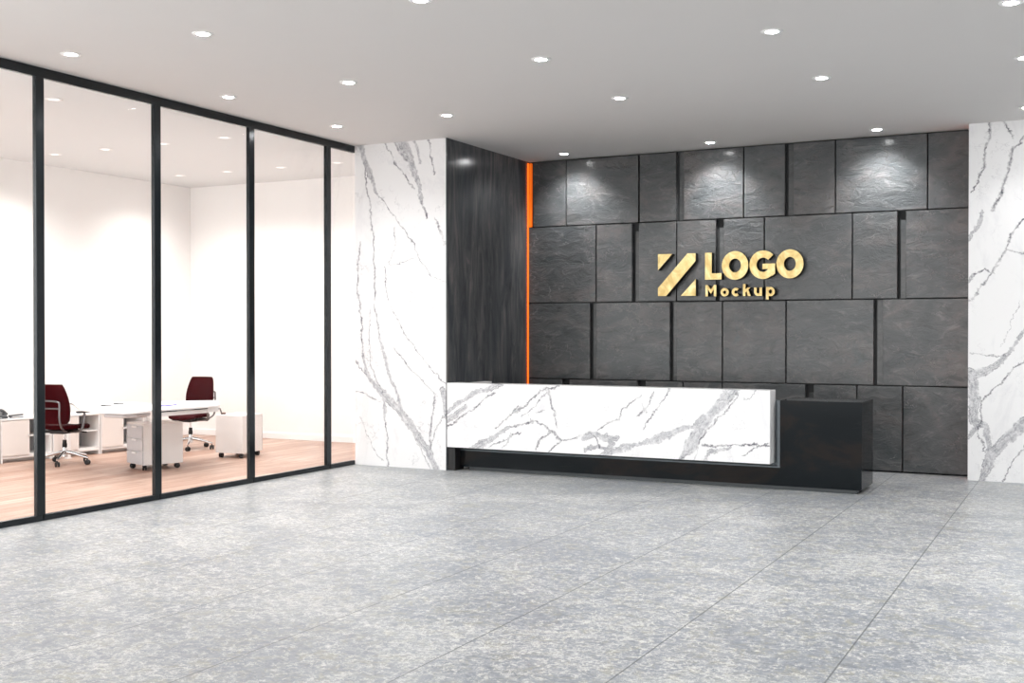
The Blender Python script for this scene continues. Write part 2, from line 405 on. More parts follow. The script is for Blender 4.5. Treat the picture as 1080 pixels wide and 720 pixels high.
VL = [
 ([(379,148),(385,168),(391,187),(398,203)], [4,3.4,3,1.5], .9), ([(385,178),(387.5,202),(392,232),(394,255),(394.5,280),(396,318)], [1,1.3,1.3,1,1,1.2], 1),
 ([(404,150),(420,175),(436,200)], 1.0, 1), ([(422,147),(433,170),(441,195),(445,212),(451,229)], [8,4.5,2.6,1.6,1.2], 1),
 ([(452,145),(455,168),(458,183)], 1.2, 1), ([(457.5,230),(462.5,240),(470,257)], [1,1.9,1.8], .9),
 ([(398,205),(410,220),(422.5,237),(437,257),(442,275),(455,292),(470,298)], .8, .8),
 ([(440,270),(420,279),(410,277),(417,257),(416,240)], .7, .8), ([(380,255),(377.5,280),(377,314)], 1.3, .9), ([(405,282),(407.5,302),(409,316)], 1, .8),
 ([(378,310),(380.5,336),(383,376),(388.5,397),(401.7,413),(422.8,434),(438.6,458),(451.8,476),(461,498)], [1.1,1.1,1.5,2.2,4.0,5.0,4.0,4.0,4.2], 1),
 ([(395,320.5),(400,352),(408,384),(417.5,413),(424,433)], [.9,1,2.4,1.6,2.2], 1), ([(390,326),(388.5,357),(392.5,389),(404,415)], .8, .8),
 ([(404.5,421),(407,447),(409,493)], [2.0,1.3,1.2], .9), ([(412,323),(425.5,349.6),(441,371),(460,394),(471,405)], .8, .8),
 ([(415,368),(433,389),(449,405),(462,418)], .8, .85), ([(460,415),(456,434),(454.5,458),(453,474)], 1.3, .85), ([(466,411),(470,426),(471,440)], 3.2, 1),
 ([(470,437),(460,452),(454,471)], 1, .8), ([(441,468),(454,495)], .8, .8), ([(372.6,379),(386,394)], 1, 1), ([(375,413),(390,417),(402,425)], .8, .8),
 ([(380,440),(392,470),(404,486)], .6, .6), ([(436,146),(440,158),(444,172)], 2.2, .6),
]
VR = [
 ([(1043.5,128),(1042,149),(1038,172),(1026,204)], [1.6,1.5,1.4,.7], 1), ([(1081,141),(1068,160),(1058,195.5),(1047.5,222)], [1.3,1.7,1.6,1.6], 1),
 ([(1036.7,222.5),(1031,239),(1022,252)], [1.2,2.4,2.2], .95), ([(1081,231),(1066.5,247),(1058,269),(1047.5,285),(1031,309),(1021,318)], [1.2,1.4,1.5,1.6,1.2,1.4], .95),
 ([(1061,263),(1081,267)], 1.1, 1), ([(1021,297),(1028.5,288),(1038,282),(1050,288)], [2,1.4,1,.8], .9), ([(1060,128),(1064,140),(1068,146)], 1.4, .7),
 ([(1081,346),(1065,371),(1051,385),(1031.7,393),(1021,393)], [1.5,2.2,3,4.2,3], .9), ([(1081,380),(1059.5,399),(1043,415.5),(1036,421)], 1.1, 1),
 ([(1024,393),(1027.5,421),(1026,443),(1040,449),(1044,476.6),(1042.8,484)], [5,5,4.5,2.4,2,1.4], .95), ([(1082,446),(1059.5,465.5),(1045.6,479),(1034.5,508)], [5,4.6,4,3.4], 1),
 ([(1082,468),(1068,488),(1056.7,506)], .9, .9), ([(1034.5,421),(1036,438),(1031.7,454),(1040,477)], 1.1, .9), ([(1021,462),(1031,449)], 2.2, .9),
 ([(1023,372),(1050,376),(1064,374)], .8, .8), ([(1075,318),(1066,345),(1056,366)], .5, .5),
]
VD = [
 ([(469.6,437),(484.4,424),(501,414),(517,409.5),(528,404)], [2.2,2.3,2.6,3.2,3.4], .95), ([(470,452),(484,440.6),(501,431),(509,422.6),(520.5,414)], 1.1, 1),
 ([(470,445),(480,438),(492,428)], 3.6, .55),
 ([(499,475),(514,464),(530,455),(538.5,450.5),(550,447),(566,445.5),(574.6,449),(583,455),(590,463.6),(609,462),(622,456)], [4.2,3.4,2.2,1.7,1.3,1.2,1.4,1.9,1.4,1.2,1.8], 1),
 ([(522,450),(533.6,444),(540,437),(550,431),(560,421),(573,411),(591,407)], [.9,1.2,1.5,1.9,1.3,1.6,.8], 1), ([(578,412),(581,424),(586,437),(587,450)], [1.6,1.2,1.4,1.2], 1),
 ([(550,439),(563,431),(573,419),(578,413)], 1.0, .95), ([(565,473),(570,463.6),(579.5,455)], 1.4, .9), ([(579.5,477),(591,465)], .9, 1),
 ([(517,470),(533.6,463.6),(550,455)], 1.1, .9), ([(630,455),(645,444),(654,440)], .9, .95), ([(531,473),(536,464),(540,458)], 1, .8),
 ([(615,463),(625,459),(636,462),(650,461)], [2,3.4,3,3.6], .8), ([(618,474),(632,469),(650,476)], 2.2, .75), ([(624,458),(632,470)], 1.3, .9),
 ([(556,438),(561,446)], .7, .8), ([(574,432),(566,437)], .6, .7), ([(541,436),(546,429)], 1.8, .8),
 ([(630,481),(657,473.6),(674,467.6),(691,463),(708.5,458),(720.5,451),(731,449),(743,440),(752,439)], [1.8,3.4,1.6,4.4,3.2,2.4,2.6,3.2,2.6], 1),
 ([(775,408),(760,425.7),(748,441),(737.6,455),(729,468.5),(719,485)], [6.5,5,4.4,6.2,5.4,2.6], 1), ([(781,415),(763,436),(749.6,451),(739,463),(732,475),(717,486)], 1.1, 1),
 ([(797,411),(791,418),(785.5,420.5)], .9, .9), ([(708,410),(698,425.7),(689.7,437.7),(677.7,451)], .9, 1), ([(689.7,411),(684.5,427),(672.5,439)], 1, .85),
 ([(676,417),(655,432.5),(653.7,441),(640,446)], 1, .95), ([(741,470),(777,469),(812,468.5)], [1.6,1.1,1.1], 1), ([(741,486),(749.6,475),(770,473)], [1.6,2.4,1.9], .7),
 ([(785.5,480),(796,472),(812,466)], 1, .8), ([(732.5,487),(736,472)], .9, .9), ([(640,459),(645,468.5),(638,478)], 3, .8), ([(676,426),(683,435)], .7, .8),
]
M['marble_left'] = marble('white_marble_left', 11.28, VL, extra=1.0)
M['marble_right'] = marble('white_marble_right', 13.07, VR)
M['marble_desk'] = marble('white_marble_desk', 11.28, VD)

# ------------------------------------------------------------------ the shell
GX = -7.87        # lobby face of the glass partition
OX = -12.45       # office far-left wall
BY = 13.44        # back wall backing plane
struct('floor', BX(GX-.05, 5.0, -9.0, 13.6, -.12, 0), M['floor'], 'grey veined stone tile floor of the lobby', 'floor')
struct('floor_office', BX(OX-.15, GX-.05, 3.0, 13.6, -.12, 0), M['wood'], 'pale wooden plank floor of the office behind the glass', 'floor')
struct('ceiling', BX(GX-.05, 5.0, -9.0, 13.6, H, H+.2), M['ceiling'], 'smooth pale grey lobby ceiling with recessed lamps', 'ceiling')
struct('ceiling_office', BX(OX-.15, GX-.05, 3.0, 13.6, H, H+.2), M['ceiling_office'], 'office ceiling seen through the glass partition', 'ceiling')
struct('wall_left', BX(GX, -6.612, 11.28, 13.6, 0, H), M['marble_left'], 'white grey-veined marble pier between the glass and the desk', 'wall')
struct('wall_side', BX(-6.612, -6.60, 11.283, 13.6, 0, H), M['dark_wall'], 'dark streaked glossy side wall of the desk alcove', 'wall')
struct('wall_right', BX(-1.19, 5.0, 13.07, 13.6, 0, H), M['marble_right'], 'white grey-veined marble wall right of the slate wall', 'wall')
struct('wall_east', BX(5.0, 5.15, -9.0, 13.6, 0, H), M['wall_white'], 'unseen plain white wall closing the lobby on the right, kept for light bounce', 'wall')  # out of view, kept to bounce light into the lobby
struct('wall_office_back', BX(OX-.15, GX-.001, 13.44, 13.6, 0, H), M['wall_white'], 'white far wall of the office', 'wall')
struct('wall_office_left', BX(OX-.15, OX, 3.0, 13.6, 0, H), M['wall_white'], 'white left wall of the office', 'wall')
struct('baseboard_office_back', BX(OX, GX-.001, 13.425, 13.44, 0, .09, bevel=.003), M['skirting'], 'white baseboard under the office far wall', 'baseboard')
struct('baseboard_office_left', BX(OX, OX+.015, 3.0, 13.42, 0, .09, bevel=.003), M['skirting'], 'white baseboard under the office left wall', 'baseboard')

# back wall with its stone cladding
wb = struct('wall_back', BX(-6.60, -1.19, BY, 13.6, 0, H), M['slate_gap'], 'dark slate panelled wall behind the reception desk', 'wall')
ZR = [H-.012, 2.949, 1.960, .980, .012]
rows = [
 [(562,597),(597,673.5),(674,713.3),(720.4,784),(784,828),(836,880.7),(880.7,978),(978,1027)],
 [(557.2,628.7),(628.7,667),(673.3,713.5),(713.5,755.5),(762.5,806),(806,898.7),(898.7,946.7),(954.6,1027)],
 [(557.2,622.5),(628.7,707),(713.5,761.9),(761.9,829),(829,922),(930.5,1027)],
 [(557.2,593),(600,673),(680.5,720.4),(720.4,761.9),(761.9,850),(857.8,904),(904,952.4),(952.4,1027)],
]
PF = 13.375       # face of the panels
GAP = .007
for r, row in enumerate(rows):
    for i, (a, b) in enumerate(row):
        x0 = on_y(a, 330, PF)[0]; x1 = min(on_y(b, 330, PF)[0], -1.195)
        obj('stone_panel', BX(x0+GAP, x1-GAP, PF, BY, ZR[r+1]+GAP, ZR[r]-GAP, bevel=.003, seg=1), M['slate'], wb)
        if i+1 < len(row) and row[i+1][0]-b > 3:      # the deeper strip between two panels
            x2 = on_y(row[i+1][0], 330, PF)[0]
            obj('recess_strip', BX(x1+.026, x2-.0, 13.425, BY, ZR[r+1]+GAP, ZR[r]-(.10 if r in (1, 3) else GAP)), M['slate_recess_shade'], wb)

# orange light strips at both ends of the slate wall
def led_strip(x0, x1, y0, y1, label, z0=.02, z1=H-.02):
    t = thing('led_strip', label, 'light strip', ((x0+x1)/2, (y0+y1)/2, z0), 0, None)
    cx, cy = (x0+x1)/2, (y0+y1)/2
    obj('glow_bar', BX(x0-cx, x1-cx, y0-cy, y1-cy, 0, z1-z0, bevel=.001, seg=1), M['led'], t)
    obj('channel', BX(x0-cx-.001, x1-cx+.001, y1-cy, y1-cy+.006, 0, z1-z0), M['greymetal'], t)
    return t
ls = led_strip(-6.598, -6.583, 13.362, 13.373, 'thin glowing orange light strip in the left corner of the slate wall')
bm = BX(-6.598, -6.556, 13.402, 13.432, 2.96, H-.02)  # glowing block in place of the lit recess back beside the top row
for v in bm.verts: v.co -= Vector(ls.location)
obj('glow_bar', bm, M['led_recess_glow'], ls)
led_strip(-1.201, -1.1925, 13.24, 13.27, 'orange light strip tucked behind the right marble wall edge')

# ------------------------------------------------------------------ glass partition
win = bpy.data.objects.new('window_1', None); C.objects.link(win); win['kind'] = 'structure'
win['label'] = 'tall dark-framed glass partition between lobby and office'; win['category'] = 'glass partition'
win.location = (GX, 8.0, 0)
def L(bm, dx=-GX, dy=-8.0):
    for v in bm.verts: v.co += Vector((dx, dy, 0))
    return bm
Y0, Y1 = 2.5, 11.279
obj('top_rail', L(BX(GX-.042, GX, Y0, Y1, H-.085, H-.001, bevel=.002, seg=1)), M['frame'], win)
obj('bottom_rail', L(BX(GX-.042, GX, Y0, Y1, .0005, .052, bevel=.002, seg=1)), M['frame'], win)
mull = [6.752-1.348*3+.0, 6.752-1.348*2, 6.752-1.348, 6.752, 8.098, 9.450, 10.800]
for y in mull:
    bm = NB(); box(bm, GX-.042, GX+.003, y-.084, y, .050, H-.083, bevel=.003, seg=1)
    box(bm, GX-.012, GX+.006, y-.020, y+.0, .008, .052)
    obj('mullion', L(bm), M['frame'], win)
edges = [Y0] + [q for y in mull for q in (y-.084, y)] + [Y1]
for i in range(0, len(edges), 2):
    obj('glass_pane', L(BX(GX-.034, GX-.028, edges[i]+.001, edges[i+1]-.001, .053, H-.086)), M['glass'], win)

# ------------------------------------------------------------------ recessed downlights
def spot(name, power, parent, size=140, blend=1.0, z=-.03, rad=.05, col=(1, 1, 1), dx=0, dy=0):
    d = bpy.data.lights.new(name, 'SPOT'); d.energy = power; d.spot_size = math.radians(size); d.spot_blend = blend
    d.shadow_soft_size = rad; d.color = col
    o = bpy.data.objects.new(name, d); C.objects.link(o); o.parent = parent; o.location = (dx, dy, z); return o
def downlight(x, y, label, group, power, size=140, blend=1.0, col=(1,1,1)):
    t = thing('recessed_downlight', label, 'ceiling light', (x, y, H), 0, group)
    bm = NB(); lathe(bm, [(.048, -.001), (.048, -.006), (.060, -.009), (.078, -.005), (.082, -.001)], 32, cap=False)
    obj('trim_ring', bm, M['trim'], t, smooth=True)
    bm = NB(); lathe(bm, [(.001, -.0015), (.046, -.0015), (.047, -.004), (.001, -.0045)], 32)
    obj('lens', bm, M['lamp_office' if 'office' in label else 'lamp'], t, smooth=True)
    if power: spot('lamp_light', power, t, size, blend, col=col)
    return t
LOBBY_P, WASH_P, OFF_P = 90, 160, 500
cols = [-7.28, -5.905, -4.01, -2.12, -.50]
rowsY = [6.51, 8.37, 10.10]
cn = ['leftmost', 'second from left', 'middle one', 'fourth from left', 'rightmost']
rn = ['front row', 'middle row', 'back row']
G1 = 'recessed downlights in the lobby ceiling'
for j, y in enumerate(rowsY):
    for i, x in enumerate(cols):
        lab = 'round ceiling lamp, %s, %s of the lobby grid' % (cn[i], {0: 'row nearest the viewer', 1: 'middle row', 2: 'row nearest the desk'}[j])
        if j == 0 and i >= 3: continue      # these two follow below, over the frame's edge
        downlight(x, y, lab, G1, LOBBY_P)
downlight(-.585, 12.36, 'round ceiling lamp cut by the right edge, close above the white marble wall', G1, 60, 120, 1.0)
for x, nm in ((-5.89, 'leftmost'), (-4.01, 'middle'), (-2.12, 'rightmost')):
    t = downlight(x, 12.96, 'small round ceiling lamp close to the slate wall, %s of three' % nm, 'downlights along the slate wall', WASH_P, 105, 1.0)
    for ch in t.children:
        if ch.type == 'LIGHT': ch.rotation_euler = (math.radians(22), 0, 0); ch.data.shadow_soft_size = .065
for x, y in ((-2.12, 6.51), (-.5, 6.51), (1.4, 6.51), (3.3, 6.51), (1.4, 8.37), (3.3, 8.37), (1.4, 10.1), (3.3, 10.1), (1.4, 12.36)):  # unseen lamps added to brighten the right side
    downlight(x, y, 'unseen round ceiling lamp added to light the right part of the lobby', 'added unseen downlights over the right part of the lobby', LOBBY_P*1.7)
for x in (-7.28, -4.01, -.8, 2.4):                      # grid carried on over the camera, unseen lamps added for their light
    for y in (4.0, 1.4, -1.4, -4.4):
        t = downlight(x, y, 'unseen round ceiling lamp added to light the near part of the lobby', 'added unseen downlights over the near lobby', LOBBY_P)
offn = {10.10: 'middle row', 12.28: 'far row'}
for y in (10.10, 12.28):
    for x, nm in ((-8.85, 'nearest the glass'), (-9.78, 'second from the glass'), (-10.71, 'third from the glass'), (-11.58, 'nearest the left wall')):
        downlight(x, y, 'office ceiling lamp behind the glass, %s, %s' % (nm, offn[y]), 'office ceiling lamps', OFF_P*.25, col=(1, .96, .93))
for x, nm in ((-8.84, 'nearest the glass'), (-10.71, 'further from the glass')):
    downlight(x, 7.70, 'office ceiling lamp behind the first glass bays, %s' % nm, 'office ceiling lamps', OFF_P*.5, col=(1, .96, .93))
downlight(-8.84, 5.3, 'office ceiling lamp left of the view', 'office ceiling lamps', OFF_P*.5, col=(1, .96, .93))

# ------------------------------------------------------------------ reception desk
dk = thing('reception_desk', 'long reception desk, black marble body with white veined marble front slab', 'reception desk', (-4.3, 11.42, 0))
def D(bm): return L(bm, 4.3, -11.42)
bm = NB()
XR = -2.003
zt = .902; zb = .040; BK = 12.05
# L-shaped front: low bar under the slab, high block at the right
poly = [(-6.50, zb), (XR, zb), (XR, zt), (-2.800, zt), (-2.800, .222), (-6.50, .222)]
xz_prism(bm, poly, 11.42, 11.56)
box(bm, -2.800, XR, 11.56, BK, zb, zt); box(bm, -6.50, -2.800, 11.56, 11.95, zb, .70)
obj('body', D(bm), M['black_marble'], dk)
bm = NB(); box(bm, -6.40, -2.055, 11.455, 11.98, 0, zb)
obj('plinth', D(bm), plain('plinth_metal', lin(62, 66, 68), .4, metal=.5, grain=.05), dk)
obj('left_end_panel', D(BX(-6.598, -6.502, 11.30, 11.56, 0, .266)), M['black'], dk)
# grey metal band framing the slab
bm = NB(); box(bm, -6.50, -2.801, 11.412, 11.56, .2225, .236); box(bm, -2.828, -2.801, 11.412, 11.56, .236, zt-.002)
box(bm, -2.90, -2.828, 11.505, 11.56, .236, zt-.002); box(bm, -6.50, -2.90, 11.505, 11.56, .236, .262)
obj('trim_band', D(bm), plain('band_metal', lin(78, 84, 88), .35, metal=.6, grain=.05), dk)
obj('front_slab', D(BX(-6.598, -2.868, 11.28, 11.50, .268, 1.004, bevel=.002, seg=1)), M['marble_desk'], dk)
obj('worktop', D(BX(-6.40, -2.905, 11.565, 11.95, .7005, .735, bevel=.003, seg=1)), M['white_lac'], dk)
obj('return_ledge', D(BX(-6.598, -6.50, 11.501, 12.19, .0, .988, bevel=.002, seg=1)), M['white_lac'], dk)

# ------------------------------------------------------------------ wall lettering
LY0, LY1 = 13.27, 13.374       # face, back
def lx(px, py): return on_y(px, py, LY0)
def strip(bm, pts, w, y0, y1, closed=False):
    """ribbon of width w along an (x,z) centre line, with flat ends"""
    P = [Vector(p) for p in pts]; n = len(P); Lf, Rt = [], []
    for i in range(n):
        if closed: d = (P[(i+1)%n]-P[i-1])
        elif i == 0: d = P[1]-P[0]
        elif i == n-1: d = P[-1]-P[-2]
        else: d = (P[i+1]-P[i]).normalized()+(P[i]-P[i-1]).normalized()
        d.normalize(); nn = Vector((-d.y, d.x)); ww = w[i] if isinstance(w, list) else w
        Lf.append(P[i]+nn*ww/2); Rt.append(P[i]-nn*ww/2)
    V = [[bm.verts.new((q.x, y, q.y)) for q in S_] for y in (y0, y1) for S_ in (Lf, Rt)]
    rng = range(n if closed else n-1)
    for i in rng:
        j = (i+1) % n
        bm.faces.new([V[0][i], V[0][j], V[1][j], V[1][i]]); bm.faces.new([V[2][i], V[3][i], V[3][j], V[2][j]])
        bm.faces.new([V[0][i], V[2][i], V[2][j], V[0][j]]); bm.faces.new([V[1][i], V[1][j], V[3][j], V[3][i]])
    if not closed:
        bm.faces.new([V[0][0], V[1][0], V[3][0], V[2][0]]); bm.faces.new([V[0][-1], V[2][-1], V[3][-1], V[1][-1]])
def ell(cx, cz, rx, rz, a0=0, a1=360, n=40, closed=False):
    m = n if closed else n+1
    return [(cx+rx*math.cos(math.radians(a0+(a1-a0)*k/n)), cz+rz*math.sin(math.radians(a0+(a1-a0)*k/n))) for k in range(m)]
def letter(ch, x0, x1, z0, z1, draw, label, group):
    t = thing('wall_letter', label, 'letter', ((x0+x1)/2, LY1, z0), 0, group)
    for nm, y0, y1, mat in (('face', LY0, LY0+.008, M['gold']), ('return', LY0+.008, LY1, M['gold_side_shade'])):
        bm = NB(); draw(bm, x0, x1, z0, z1, y0, y1); obj(nm, L(bm, -(x0+x1)/2, -LY1), mat, t)
        for v in t.children[-1].data.vertices: v.co.z -= z0
    return t
W = .088
def dL(bm, x0, x1, z0, z1, a, b):
    xz_prism(bm, [(x0,z0),(x1,z0),(x1,z0+.075),(x0+.082,z0+.075),(x0+.082,z1),(x0,z1)], a, b)
def dO(bm, x0, x1, z0, z1, a, b, w=W):
    strip(bm, ell((x0+x1)/2, (z0+z1)/2, (x1-x0-w)/2, (z1-z0-w)/2, closed=True), w, a, b, True)
def dG(bm, x0, x1, z0, z1, a, b):
    w = .084; cx, cz = (x0+x1)/2+.01, (z0+z1)/2; rx, rz = (x1-x0-w)/2+.01, (z1-z0-w)/2
    strip(bm, ell(cx, cz, rx, rz, 42, 330, 34), w, a, b)
    a -= .0008; b -= .0008
    xz_prism(bm, [(cx-.005, cz+.012), (x1, cz+.012), (x1, cz-.105), (x1-.03, cz-.132), (x1-.095, cz-.132), (x1-.084, cz-.052), (cx-.005, cz-.052)], a, b)
SW = .030
def dM(bm, x0, x1, z0, z1, a, b):
    xm = (x0+x1)/2; s = SW
    xz_prism(bm, [(x0,z0),(x0+s,z0),(x0+s,z1-.05),(xm,z0+.030),(x1-s,z1-.05),(x1-s,z0),(x1,z0),(x1,z1),(x1-s*.9,z1),(xm,z0+.082),(x0+s*.9,z1),(x0,z1)], a, b)
def do(bm, x0, x1, z0, z1, a, b): dO(bm, x0, x1, z0, z1, a, b, SW)
def dc(bm, x0, x1, z0, z1, a, b):
    strip(bm, ell((x0+x1)/2+.004, (z0+z1)/2, (x1-x0-SW)/2+.004, (z1-z0-SW)/2, 45, 315, 24), SW, a, b)
def dk_(bm, x0, x1, z0, z1, a, b):
    h = z1-z0; s = SW
    xz_prism(bm, [(x0,z0),(x0+s,z0),(x0+s,z1),(x0,z1)], a, b)
    zm = z0+h*.30
    xz_prism(bm, [(x0+s*.9,zm-.005),(x1-.002,z0+h*.70),(x1-.036,z0+h*.70),(x0+s*.9,zm+.03)], a-.0008, b-.0008)
    xz_prism(bm, [(x0+s*1.3,zm+.035),(x0+s*1.9,zm+.052),(x1+.002,z0),(x1-.034,z0)], a-.0016, b-.0016)
def du(bm, x0, x1, z0, z1, a, b):
    s = SW; xm = (x0+x1)/2; r = (x1-x0-s)/2
    pts = [(x0+s/2, z1), (x0+s/2, z0+r+s/2)] + ell(xm, z0+r+s/2, r, r, 180, 350, 14)[1:]
    strip(bm, pts, s, a, b); xz_prism(bm, [(x1-s,z0),(x1,z0),(x1,z1),(x1-s,z1)], a-.0008, b-.0008)
def dp(bm, x0, x1, z0, z1, a, b):
    s = SW; zc = z1-(x1-x0)/2-.004
    strip(bm, ell((x0+x1)/2, zc, (x1-x0-s)/2, (x1-x0-s)/2+.004, closed=True, n=28), s, a, b, True)
    xz_prism(bm, [(x0,z0),(x0+s,z0),(x0+s,z1),(x0,z1)], a-.0008, b-.0008)
def zpair(px, yt, yb): return on_y(px, yb, LY0)[1], on_y(px, yt, LY0)[1]
GB, GS = 'large gold letters on the slate wall', 'small gold letters on the slate wall'
for ch, a, b, yt, yb, fn, lab in (
    ('L', 743.6, 761.0, 266.3, 294.7, dL, 'large gold letter L starting the upper word on the slate wall'),
    ('O', 761.3, 789.2, 264.7, 294.9, dO, 'large gold letter O between the L and the G'),
    ('G', 790.4, 817.4, 264.0, 294.1, dG, 'large gold letter G in the upper word on the slate wall'),
    ('O', 818.8, 847.4, 262.8, 293.4, dO, 'large gold letter O ending the upper word')):
    z0, z1 = zpair((a+b)/2, yt, yb); letter(ch, lx(a, 280)[0], lx(b, 280)[0], z0, z1, fn, lab, GB)
for ch, a, b, yt, yb, fn, lab in (
    ('M', 744.0, 755.4, 300.5, 312.4, dM, 'small gold letter M starting the lower word'),
    ('o', 760.0, 768.5, 303.6, 312.5, do, 'small gold letter o in the lower word, right of the M'),
    ('c', 771.8, 779.6, 303.4, 312.3, dc, 'small gold letter c in the lower word'),
    ('k', 783.6, 791.6, 299.3, 312.0, dk_, 'small gold letter k in the lower word'),
    ('u', 795.4, 803.6, 303.0, 312.0, du, 'small gold letter u in the lower word'),
    ('p', 808.0, 817.0, 302.5, 315.6, dp, 'small gold letter p ending the lower word')):
    z0, z1 = zpair((a+b)/2, yt, yb); letter(ch, lx(a, 306)[0], lx(b, 306)[0], z0, z1, fn, lab, GS)
em = thing('wall_emblem', 'square gold emblem of a diagonal bar and two corner triangles left of the lettering', 'logo', (lx(713.7, 290)[0], LY1, lx(713, 313)[1]))
def EQ(x, y):   # zoomed measure (12x of 690,260)
    return lx(690+x/12, 260+y/12)
for nm, pts in (('corner_triangle', [(47,95),(228,92),(47,300)]),
                ('diagonal_bar', [(47,525),(420,86),(522,84),(522,182),(150,625),(47,625)]),
                ('corner_triangle', [(336,622),(524,412),(524,622)])):
    poly = [EQ(*q) for q in pts]; ox, oy, oz = em.location
    for part, y0, y1, mat in ((nm, LY0, LY0+.008, M['gold']), ('return', LY0+.008, LY1, M['gold_side_shade'])):
        bm = NB(); xz_prism(bm, poly, y0, y1)
        for v in bm.verts: v.co -= Vector((ox, oy, oz))
        if part == nm: face = obj(nm, bm, mat, em)
        else: obj('return', bm, mat, face)

# ------------------------------------------------------------------ office chair
def office_chair(label, loc, heading, group, base_turn=0):
    """front of the chair is local +Y"""
    t = thing('office_chair', label, 'office chair', loc, -math.radians(heading), group)
    # seat cushion
    bm = NB(); n = 9
    def seat_z(u, v):      # u across -1..1, v depth 0 back..1 front
        return .470 + .012*abs(u)**3 - .030*max(0, v-.7)**1.5/.16*.4 + .006*v
    ring = []
    for iz, (dz, ins) in enumerate(((0, .012), (.012, 0), (.038, 0), (.052, .014))):
        pts = []
        for k in range(32):
            a = 2*PI*k/32; cx, cy = math.cos(a), math.sin(a)
            e = 3.6; x = math.copysign(abs(cx)**(2/e), cx)*(.235-ins); y = math.copysign(abs(cy)**(2/e), cy)*(.225-ins)
            v = (y+.225)/.45
            z = .425 + dz + .010*abs(x/.235)**2 - .022*max(0, (v-.65)/.35)**2
            pts.append(bm.verts.new((x, y+.03, z)))
        ring.append(pts)
    for i in range(3):
        for k in range(32): bm.faces.new([ring[i][k], ring[i][(k+1)%32], ring[i+1][(k+1)%32], ring[i+1][k]])
    bm.faces.new(ring[0][::-1]); c = bm.verts.new((0, .03, .470))
    for k in range(32): bm.faces.new([ring[3][k], ring[3][(k+1)%32], c])
    obj('seat', bm, M['fabric'], t, smooth=True)
    # backrest: curved slab, narrower at the top, leaning back
    bm = NB(); NU, NV = 10, 12; grid = {}
    for s_ in (0, 1):
        for j in range(NV+1):
            v = j/NV; z = .50 + .47*v
            hw = .215 + .018*math.sin(PI*min(1, v*1.1)) - .030*v**2
            yy = -.205 - .065*v - .030*math.sin(PI*v)*-1 - .01
            for i in range(NU+1):
                u = -1+2*i/NU
                uu = u*hw*(1-.10*max(0, (v-.9)/.1)**2 - .12*max(0, (.08-v)/.08)**2)
                y = yy + .030*u*u + (-.045+.030*(abs(u)**4)+.02*max(0,(v-.85)/.15)**2 if s_ else 0)
                grid[s_, i, j] = bm.verts.new((uu, y, z))
    for i in range(NU):
        for j in range(NV):
            for s_ in (0, 1):
                bm.faces.new([grid[s_,i,j], grid[s_,i+1,j], grid[s_,i+1,j+1], grid[s_,i,j+1]])
    for j in range(NV):
        for i in (0, NU): bm.faces.new([grid[0,i,j], grid[0,i,j+1], grid[1,i,j+1], grid[1,i,j]])
    for i in range(NU):
        for j in (0, NV): bm.faces.new([grid[0,i,j], grid[0,i+1,j], grid[1,i+1,j], grid[1,i,j]])
    obj('backrest', bm, M['fabric'], t, smooth=True)
    # grey loop bracket behind the back
    bm = NB(); Yb = -.300
    tube(bm, smooth_path([(.16,-.17,.40),(.175,-.27,.455),(.172,-.305,.56),(.172,-.305,.72),(.15,-.310,.765),(0,-.312,.775),(-.15,-.310,.765),(-.172,-.305,.72),(-.172,-.305,.56),(-.175,-.27,.455),(-.16,-.17,.40)], 5), .0115, 8)
    tube(bm, [(-.172,-.305,.685),(.172,-.305,.685)], .0100, 8)
    obj('back_frame', bm, M['greymetal'], t, smooth=True)
    # mechanism and arms
    bm = NB(); box(bm, -.10, .10, -.15, .13, .372, .420, bevel=.012); box(bm, -.17, .17, -.19, -.15, .385, .415, bevel=.008)
    tube(bm, [(.10,.05,.392),(.26,.07,.385)], .008, 8); tube(bm, [(-.10,-.05,.392),(-.24,-.06,.388)], .008, 8)
    obj('mechanism', bm, M['black'], t, smooth=True)
    for sx in (-1, 1):
        bm = NB(); tube(bm, smooth_path([(sx*.09,-.02,.395),(sx*.20,-.03,.398),(sx*.265,-.03,.43),(sx*.275,-.01,.50),(sx*.278,.01,.62)], 5), [.016]*20+[.013], 8, sx=1.0)
        a = obj('armrest', bm, M['greymetal'], t, smooth=True)
        bm = NB(); box(bm, sx*.278-.034, sx*.278+.034, -.11, .15, .622, .645, bevel=.010); obj('arm_pad', bm, M['darkgrey'], a, smooth=True)
    bm = NB(); lathe(bm, [(.028, .20), (.028, .245), (.024, .25), (.024, .29)], 16); obj('column_cover', bm, M['black'], t, smooth=True)
    bm = NB(); lathe(bm, [(.014, .15), (.014, .38)], 16); lathe(bm, [(.035, .085), (.034, .13), (.026, .20)], 16); obj('gas_column', bm, M['chrome'], t, smooth=True)
    bs = NB()
    for k in range(5):
        a = math.radians(base_turn + 72*k); ca, sa = math.cos(a), math.sin(a)
        tube(bs, [(ca*.02, sa*.02, .145), (ca*.12, sa*.12, .130), (ca*.24, sa*.24, .098), (ca*.315, sa*.315, .082)], [.024, .020, .015, .012], 8)
    base = obj('star_base', bs, M['chrome'], t, smooth=True)
    for k in range(5):
        a = math.radians(base_turn + 72*k); ca, sa = math.cos(a), math.sin(a)
        bm = NB(); rot = Matrix.Rotation(a+.9*k, 4, 'Z')
        for s_ in (-.016, .016):
            Mx = Matrix.Translation((ca*.305, sa*.305, .029)) @ rot @ Matrix.Translation((0, s_, 0)) @ Matrix.Rotation(PI/2, 4, 'X')
            lathe(bm, [(.010,-.010),(.024,-.010),(.029,-.006),(.029,.006),(.024,.010),(.010,.010)], 18, Mx)
        tube(bm, [(ca*.305, sa*.305, .03), (ca*.305, sa*.305, .085)], .007, 8)
        obj('caster', bm, M['black'], base, smooth=True)
    return t
